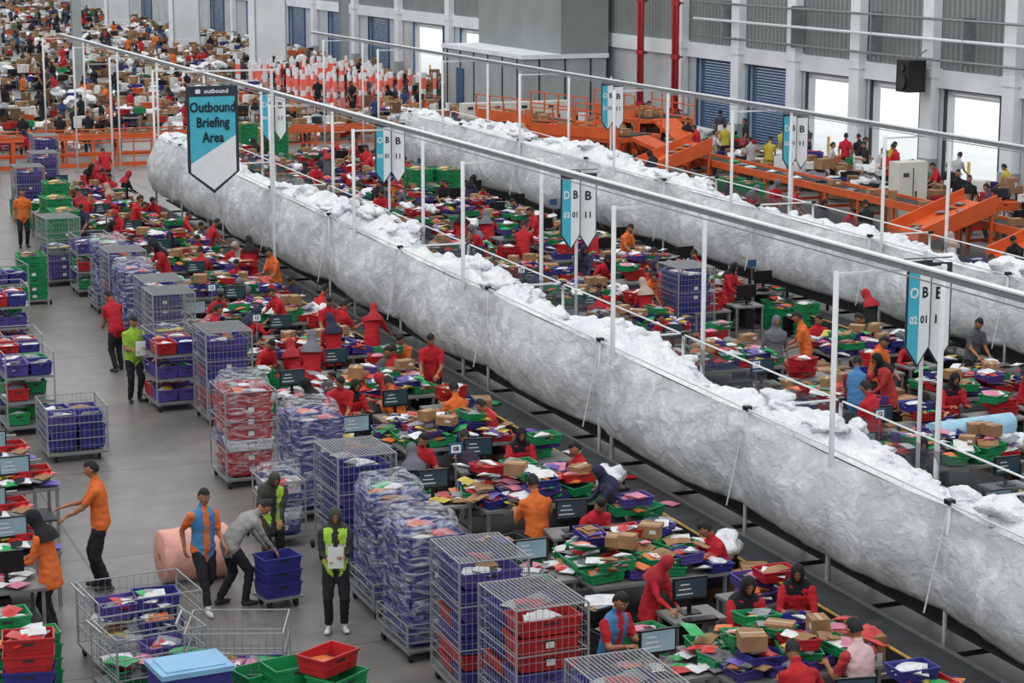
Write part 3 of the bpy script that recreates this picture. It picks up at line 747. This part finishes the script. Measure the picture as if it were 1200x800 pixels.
while Y<76:
    for X in(18.4,21.6):
        if (X>21 and Y<26): continue
        if X>21 and abs(Y-40)<2: continue
        place('packing_station',ST[(i*3+int(X))%7],X,Y+U(-.3,.3),0,math.pi if X>20 else 0); i+=1
        if 29<Y<37 and X<20: continue
        for (dx,dy) in((-.5,1.2),(.65,1.3),(-1.2,-1.1),(.3,-1.1),(1.2,2.1)):
            if R()<.68: anyperson(X+dx+U(-.15,.15),Y+dy+U(-.2,.2))
    Y+=3.85
Y=33.
while Y<80:
    place('packing_station',ST[(i*2)%7],28.3,Y,0,0); i+=1
    for (dx,dy) in((-.5,1.2),(.65,1.3),(-1.2,-1.1),(1.6,.4),(1.8,2)):
        if R()<.75: anyperson(28.3+dx,Y+dy)
    Y+=4.2
for X,Y in((2.6,34.),(2.0,26.9),(2.9,45),(4.4,50),(5,55),(5.6,60),(6,66),(7,72),(7.5,78)):
    place('packing_station',ST[i%3*2+1],X,Y,0,math.pi); i+=1
for X,Y in((4.9,52),(4.5,47.5),(5.8,57),(6.5,62),(7,68),(8.4,75),(6.5,75),(10.5,79),(12,80),(3.7,36),(8,70),(13,72),(14,76)): anyperson(X,Y)

# ------------------------------------------------------------ left foreground props
mb=MB()
rings=[]
for t,r in((0,.05),(0,.34),(.03,.37),(.2,.36),(.35,.375),(.5,.355),(.68,.38),(.82,.36),(.95,.37),(.98,.34),(.98,.05)): rings.append([(t,math.cos(2*math.pi*k/32)*r*(1+.05*noise.noise(Vector((k*.5,t*5,1)))),.38+math.sin(2*math.pi*k/32)*r*(1+.05*noise.noise(Vector((k*.5,t*5,1))))) for k in range(32)])
mb.loft(rings,'pink_foam',cap=True,smooth=True); mb.beam((-.005,0,.38),(.1,0,.38),.05,'cardboard',12)
place('pink_foam_roll',mb.mesh('foam_roll'),5.8,28.5,0,.05)
mb=MB(); castors(mb,.5,.42); mb.box((0,0,.14),(.55,.45,.03),'steel')
for L in range(3): mb.crate(T(0,0,.16+L*.18),.56,.42,.19,'blue_plastic')
place('blue_crate_dolly',mb.mesh('blue_crate_dolly'),7.08,26.95,0,.15)
random.seed(21)
def basket(name,w,d,h,x,y,rz,cr):
    mb=MB(); castors(mb,w,d); cage_frame(mb,w,d,h,sp=.09,top=False)
    for (cx,cy,cz,c) in cr:
        M=T(cx,cy,cz,U(-.2,.2),U(-.08,.08)); mb.crate(M,.56,.42,.2,c); fill(mb,M,.46,.34,.2,8)
    for k in range(14): mb.mailer(T(U(-w/3,w/3),U(-d/3,d/3),.2+U(0,.35),U(0,6)),.18,.14,.08,random.choice(MAIL))
    for j in(-1,1): mb.beam((-w/2-.12,j*d*.3,h+.06),(-w/2,j*d*.3,h-.1),.014,'wire')
    mb.beam((-w/2-.12,-d*.3,h+.06),(-w/2-.12,d*.3,h+.06),.016,'wire')
    place(name,mb.mesh(name),x,y,0,rz)
basket('wire_basket_trolley',1.3,1.0,.95,4.9,25.45,.1,[(.25,.1,.62,'blue_plastic'),(-.2,.2,.55,'indigo_plastic'),(.2,-.2,.4,'blue_plastic')])
basket('wire_basket_trolley',1.15,.9,.9,5.75,23.8,-.35,[(-.2,0,.22,'indigo_plastic'),(.25,.1,.2,'blue_plastic')])
basket('wire_basket_trolley',1.1,.9,.9,4.75,24.15,.15,[(-.2,0,.22,'green_plastic'),(.25,.1,.4,'indigo_plastic')])
mb=MB()
for L in range(3): mb.crate(T(-.15,.1,.05+L*.2,.1),.62,.46,.22,'green_plastic')
for L in range(3): mb.crate(T(.25,-.3,.05+L*.17,.5),.62,.46,.22,'green_plastic')
M=T(.18,-.2,.62,.45); mb.crate(M,.62,.44,.22,'red_plastic'); fill(mb,M,.4,.3,.12,3)
mb.crate(T(-.4,.45,.3,.2),.6,.44,.22,'green_plastic'); castors(mb,.8,.8); mb.box((0,0,.05),(.95,.95,.03),'steel')
place('green_and_red_crate_stack',mb.mesh('green_and_red_crate_stack'),6.3,22.75,0,.1)
mb=MB(); mb.box((0,0,.4),(.8,.6,.7),'blue_plastic'); mb.box((0,0,.78),(.86,.66,.06),'lightblue_lid'); mb.box((0,0,.815),(.7,.5,.015),'lightblue_lid'); castors(mb,.7,.5)
for sg in(-1,1): mb.box((0,sg*.31,.55),(.3,.03,.06),'dark_metal'); mb.box((sg*.3,.0,.4),(.03,.62,.68),'blue_plastic')
place('blue_lidded_bin',mb.mesh('blue_lidded_bin'),4.95,22.85,0,.1)
mb=MB(); table(mb,T(),1.8,.8); monitor(mb,T(.3,0,.76)); 
for k in range(40): mb.mailer(T(U(-.8,.8),U(-.3,.3),.77+U(0,.12),U(0,6)),.15,.11,.07,random.choice(MAIL))
M=T(.6,.15,.77); mb.crate(M,.5,.4,.2,'red_plastic'); mb.crate(T(-.5,.1,.77),.5,.4,.2,'green_plastic')
mb.box((.3,.25,1.05),(.9,.05,.04),'steel')
dk=mb.mesh('packing_desk'); place('packing_desk',dk,3.45,28.3,0,.05); place('packing_desk',dk,4.0,31.7,0,.02); place('packing_desk',dk,3.9,33.4,0,.1); place('packing_desk',dk,3.4,29.9,0,.1)
for k,(x,y) in enumerate(((3.35,24.2),(3.2,25.1),(2.9,26.0))):
    mb=MB(); castors(mb,.5,.4)
    for L in range(4): mb.crate(T(0,0,.1+L*.2,U(-.05,.05)),.6,.45,.22,['blue_plastic','red_plastic','green_plastic','blue_plastic'][(k+L//2)%4])
    fill(mb,T(0,0,.75),.45,.35,.2,6); place('crate_stack',mb.mesh('crate_stack'),x,y,0,U(-.2,.2))
mb=MB(); mb.beam((0,0,0),(1.6,0,0),.17,'blue_foam',20,smooth=False); mb.beam((-.01,0,0),(1.61,0,0),.04,'cardboard',10)
for x in(.2,1.4): mb.box((x,0,-.55),(.05,.4,.76),'steel'); mb.box((x,0,-1.07),(.05,.7,.05),'steel'); mb.box((x,0,-1.0),(.05,.06,.2),'steel')
place('bubble_wrap_roll',mb.mesh('bubble_wrap_roll'),18.2,28.4,1.1,.1)

# ------------------------------------------------------------ signs
def pennant(mb,M,w,h,l1,l2,txt,kind):
    t=.02
    def poly(pts,y,mt):
        n=len(pts); vs=[(x,y,z) for x,z in pts]+[(x,y+t,z) for x,z in pts]
        fs=[tuple(range(n)),tuple(range(n,2*n))[::-1]]+[((i+1)%n,i,n+i,n+(i+1)%n) for i in range(n)]
        mb.add(vs,fs,mt,M)
    a=w/2; p=.2*h
    poly([(-a,0),(a,0),(a,-h+p),(0,-h),(-a,-h+p)],0,'sign_dark')
    b=a*.88; z0=-h*.1
    if kind=='split':
        poly([(-b,z0),(0,z0),(0,-h*.965),(-b,-h+p)],-.008,'sign_teal'); poly([(0,z0),(b,z0),(b,-h+p),(0,-h*.965)],-.008,'sign_white')
        for k,(s,x) in enumerate(((l1,-b/2),(l2,b/2))):
            text(mb,s[0],w*.5,M@T(x,-.012,-h*.3),'sign_white' if k==0 else 'sign_text',.9); text(mb,s[1],w*.36,M@T(x,-.012,-h*.55),'sign_white' if k==0 else 'sign_text',.9)
    elif kind=='single':
        poly([(-b,z0),(b,z0),(b,-h+p),(0,-h*.965),(-b,-h+p)],-.008,'sign_white')
        text(mb,l1[0],w*.7,M@T(0,-.012,-h*.3),'sign_text'); text(mb,l1[1],w*.5,M@T(0,-.012,-h*.55),'sign_text')
    else:
        poly([(-b,z0),(b,z0),(b,-h*.46),(-b,-h*.72)],-.008,'sign_teal'); poly([(b,-h*.46),(b,-h+p),(0,-h*.965),(-b,-h+p),(-b,-h*.72)],-.008,'sign_white')
        for k,s in enumerate(txt): text(mb,s,w*.27,M@T(0,-.03,-h*(.2+.14*k)),'sign_text',.78)
        mb.box((a*-.55,-.015,-h*.05),(.12,.01,.1),'sign_white',M); text(mb,'outbound',w*.12,M@T(.1,-.012,-h*.05),'sign_white')
def vsign(x,y,z,l1,l2,l3):
    mb=MB(); pennant(mb,T(-.2,0,0,.1),.42,1.5,l1,l2,None,'split'); pennant(mb,T(.2,.12,-.06,-.25),.34,1.45,l3,None,None,'single')
    mb.beam((0,.2,-4.4),(0,.2,.1),.03,'white_post',8); mb.beam((-.4,.1,.02),(.4,.15,.0),.015,'steel'); mb.box((0,.2,-4.46),(.2,.2,.1),'steel')
    place('hanging_aisle_sign',mb.mesh('hanging_aisle_sign'),x,y,z)
for x,y,l in((15.88,24.9,('O','02')),(15.65,36.7,('D','02')),(15.6,48,('O','04')),(15.7,59,('D','04')),(26.0,58.5,('O','03')),(26.,47.2,('D','03'))):
    vsign(x,y,4.52,l,('B','01'),('B','11'))
mb=MB(); pennant(mb,T(),1.27,2.6,None,None,['Outbound','Briefing','Area'],'big')
mb.beam((-.63,0,.05),(.63,0,.05),.025,'steel')
for s in(-.5,.5): mb.beam((s,0,.05),(s,0,.35),.01,'steel')
mb.beam((-.7,.0,.35),(1.6,.0,.35),.03,'white_post'); mb.beam((1.48,0,-5.26),(1.48,0,.35),.04,'white_post',8)
place('hanging_briefing_sign',mb.mesh('hanging_briefing_sign'),11.95,50.7,5.26)

# ------------------------------------------------------------ orange machinery
def rail(L):
    mb=MB(); n=int(L/1.5)
    for k in range(n+1): mb.beam((L*k/n,0,0),(L*k/n,0,1.1),.035,'orange_paint'); mb.box((L*k/n,0,.01),(.14,.14,.02),'orange_paint')
    for z in(.55,1.08): mb.beam((0,0,z),(L,0,z),.035,'orange_paint')
    mb.box((L/2,0,.1),(L,.02,.16),'orange_paint'); return mb.mesh('orange_guard_rail')
rl=rail(7.5)
for x in(7,14.6,17.,24.5): place('orange_guard_rail',rl,x,81.5 if x<15 else 82.2)
for x in(7,14.6): place('orange_guard_rail',rl,x,85.5)
def oconv(L,h=1.0):
    mb=MB(); mb.box((0,L/2,h),(.9,L,.05),'belt_rubber')
    for s in(-1,1): mb.box((s*.5,L/2,h),(.08,L,.22),'orange_paint')
    k=0
    while k<L:
        for s in(-1,1): mb.box((s*.48,k+.2,h/2),(.08,.1,h),'orange_paint')
        mb.box((0,k+.2,h*.45),(.95,.08,.08),'orange_paint'); k+=2.
    k=0
    while k<L-.5:
        M=T(U(-.2,.2),k,h+.03,U(0,6))
        if R()<.5: mb.carton(M,U(.2,.4),U(.2,.35),U(.1,.3))
        else: mb.mailer(M,.2,.15,.1,random.choice(MAIL))
        k+=U(.4,1.6)
    return mb.mesh('orange_conveyor')
place('orange_sorting_conveyor',oconv(44),33.6,40); 
place('orange_cross_conveyor',oconv(22),30,83.6,0,math.pi/2)
def chute():
    mb=MB(); w=1.6; L=2.4
    mb.add([(0,0,1.6),(0,w,1.6),(-L,w,.75),(-L,0,.75),(0,0,1.5),(0,w,1.5),(-L,w,.65),(-L,0,.65)],[(0,1,2,3),(7,6,5,4),(3,2,6,7),(0,4,5,1)],'orange_paint')
    for y in(0,w): mb.add([(0,y-.03,1.4),(0,y-.03,1.9),(-L,y-.03,1.05),(-L,y-.03,.6),(0,y+.03,1.4),(0,y+.03,1.9),(-L,y+.03,1.05),(-L,y+.03,.6)],[(0,1,2,3),(7,6,5,4),(1,5,6,2),(0,3,7,4),(3,2,6,7),(0,4,5,1)],'orange_paint')
    for x,h in((-.1,1.5),(-L+.1,.7)):
        for y in(.05,w-.05): mb.box((x,y,h/2),(.08,.08,h),'orange_paint')
    for k in range(8): 
        xx=U(-2.0,-.3); mb.mailer(T(xx,U(.3,1.3),1.62+xx*.354,U(0,6)),.16,.12,.08,random.choice(['cardboard','poly_white','poly_grey']))
    return mb.mesh('orange_chute')
ch=chute()
for y in (41.3,44,48.8,66,73.5): place('orange_sorting_chute',ch,33.05,y,0)
mb=MB()
mb.box((0,0,1.5),(2.6,4,.16),'orange_paint'); mb.box((0,0,1.6),(1.6,3.9,.06),'belt_rubber')
for i2 in(-1,1):
    for j in(-1,-.33,.33,1): mb.box((i2*1.2,j*1.9,.75),(.14,.14,1.5),'orange_paint')
    for j in(-1,1): mb.beam((i2*1.2,j*1.9,0),(i2*1.2,j*.6,1.5),.05,'orange_paint')
for k in range(5):
    mb.beam((-1.3,-2+k,1.6),(-1.3,-2+k,2.5),.03,'orange_paint'); mb.beam((1.3,-2+k,1.6),(1.3,-2+k,2.5),.03,'orange_paint')
for s in(-1,1):
    for z in(2.05,2.5): mb.beam((s*1.3,-2,z),(s*1.3,2,z),.03,'orange_paint')
mb.box((-1.32,0,1.75),(.05,4,.4),'orange_paint')
mb.add([(-.5,-2,1.6),(.5,-2,1.6),(.5,-4.6,.8),(-.5,-4.6,.8),(-.5,-2,1.45),(.5,-2,1.45),(.5,-4.6,.65),(-.5,-4.6,.65)],[(0,3,2,1),(4,5,6,7),(0,4,7,3),(1,2,6,5),(3,7,6,2)],'orange_paint')
for k in range(9): mb.carton(T(U(-.6,.6),-1.7+k*.4,1.64,U(0,6)),.35,.3,.25)
pl=mb.mesh('orange_induction_platform'); place('orange_induction_platform',pl,36.2,78.5); place('orange_induction_platform',pl,31.3,72,0,.5); place('orange_induction_platform',pl,31.2,78.2,0,.2)
mb=MB()
for k in range(4):
    mb.box((k*1.25,0,.8),(1.2,.6,1.5),'cabinet_beige'); mb.box((k*1.25,-.31,.8),(.02,.02,1.4),'dark_metal'); mb.box((k*1.25+.1,-.32,.9),(.04,.03,.2),'black_plastic'); mb.box((k*1.25-.3,-.31,1.35),(.25,.02,.12),'dark_metal')
    mb.box((k*1.25,0,.03),(1.2,.6,.06),'dark_metal')
place('electrical_cabinet_row',mb.mesh('electrical_cabinet_row'),32,86.8)
mb=MB(); mb.box((0,0,1.0),(1.0,.6,1.95),'cabinet_beige'); mb.box((0,0,.03),(.95,.6,.06),'dark_metal'); mb.box((0,-.31,.95),(.02,.02,1.7),'dark_metal'); mb.box((.1,-.32,1.),(.04,.03,.2),'black_plastic'); mb.box((-.25,-.31,1.6),(.2,.02,.12),'screen_dark')
place('electrical_cabinet',mb.mesh('electrical_cabinet'),34.9,56.3)

mb=MB()
for k in range(150):
    x=U(-3.5,3.5);y=U(-9,9)
    mb.beam((x,y,0),(x,y,.05),.2,'black_plastic',8)
    for q in range(6): mb.beam((x,y,.05+q*.28),(x,y,.05+(q+1)*.28),.09,'safety_red' if q%3<2 else 'sign_white',6)
place('safety_pole_cluster',mb.mesh('safety_pole_cluster'),32.6,111)
def goods(seed):
    random.seed(seed); mb=MB()
    for (tx,ty) in((-1.6,-1),(1.2,.8)): table(mb,T(tx,ty,0,U(-.1,.1)),1.8,.8)
    for k in range(60):
        x=U(-2.4,2.4);y=U(-1.7,1.7); t=random.random()
        if t<.5: mb.carton(T(x,y,U(0,.5) if k<30 else U(.3,.9),U(0,6)),U(.3,.6),U(.3,.5),U(.2,.5),random.choice(['cardboard','cardboard_dark','cardboard','paper_white']))
        elif t<.7: wad(mb,(x,y,U(.2,.9)),U(.2,.45),random.choice(['poly_film_heap','poly_white','poly_grey']))
        else: mb.crate(T(x,y,U(0,.9),U(0,6)),.55,.4,.25,random.choice(['blue_plastic','green_plastic','red_plastic','poly_grey','orange_paint','dark_metal','dark_metal','black_plastic']))
    return mb.mesh('parcel_pile')
GD=[goods(300+k) for k in range(6)]
random.seed(5)
def clear(x,y): return all(abs(x-a)>4.2 or abs(y-b)>3.6 for a,b in STC+BCP)
Y=90
while Y<262:
    X=8
    while X<38:
        if not((28<X<37 and 100<Y<122) or (X>33 and 88<Y<107)) and R()<.78 and clear(X,Y):
            place('parcel_pile',random.choice(GD),X+U(-.3,.3),Y+U(-.4,.4),0,random.choice([0,math.pi])+U(-.1,.1))
        X+=5.9
    Y+=4.8
for k in range(240):
    x=U(9,37); y=90+170*R()**1.3
    if (x>35 and y<107) or any(abs(x-a)<1.8 and abs(y-b)<1.8 for a,b in STC+BCP): continue
    person(x,y,U(0,360),random.choice(['stand','work','hold','walk']),random.choice(['hair','hair','hijab']),random.choice([BLK,BLK,BLK,(70,70,80),RED,(190,190,190),ORG,(60,80,120)]),'hijab_black')
for k in range(7): person(9+k*1.25+U(-.2,.2),87.+U(-.3,.3),180+U(-40,40),'stand',shirt=BLK)
for k in range(44): 
    y=U(45,84); person(U(35,39.8),y,U(0,360),random.choice(['stand','work','hold']),'hair',random.choice([BLK,BLK,RED,(70,70,80),(190,170,60),(180,180,180)]))
for k in range(10): place('parcel_pile',random.choice(GD),U(37.2,37.6),42+k*4.6,0,math.pi/2)

# ------------------------------------------------------------ light & camera
w=bpy.data.worlds.new('World'); sc.world=w; w.use_nodes=True; nt=w.node_tree
bg=nt.nodes['Background']; bg.inputs['Strength'].default_value=1.06
tc=nt.nodes.new('ShaderNodeTexCoord'); sx=nt.nodes.new('ShaderNodeSeparateXYZ'); cr=nt.nodes.new('ShaderNodeValToRGB')
nt.links.new(tc.outputs['Generated'],sx.inputs[0]); nt.links.new(sx.outputs['Z'],cr.inputs['Fac']); nt.links.new(cr.outputs['Color'],bg.inputs['Color'])
cr.color_ramp.elements[0].position=0; cr.color_ramp.elements[0].color=(1.4,1.46,1.54,1)
cr.color_ramp.elements[1].position=1; cr.color_ramp.elements[1].color=(.84,.86,.88,1)
e=cr.color_ramp.elements.new(.45); e.color=(1.17,1.2,1.23,1)
sun=bpy.data.lights.new('roof_daylight','SUN'); sun.energy=.65; sun.angle=math.radians(50); so=bpy.data.objects.new('roof_daylight',sun); COL.objects.link(so); so.rotation_euler=(math.radians(18),math.radians(-22),0); so.location=(10,30,20)
cam=bpy.data.cameras.new('camera'); cam.lens=75; cam.sensor_width=36; cam.clip_end=800
co=bpy.data.objects.new('camera',cam); COL.objects.link(co); co.location=(0,0,9)
co.rotation_euler=(math.radians(90-10.98),0,math.radians(-21.24)); sc.camera=co
print('OBJS',len(bpy.data.objects))
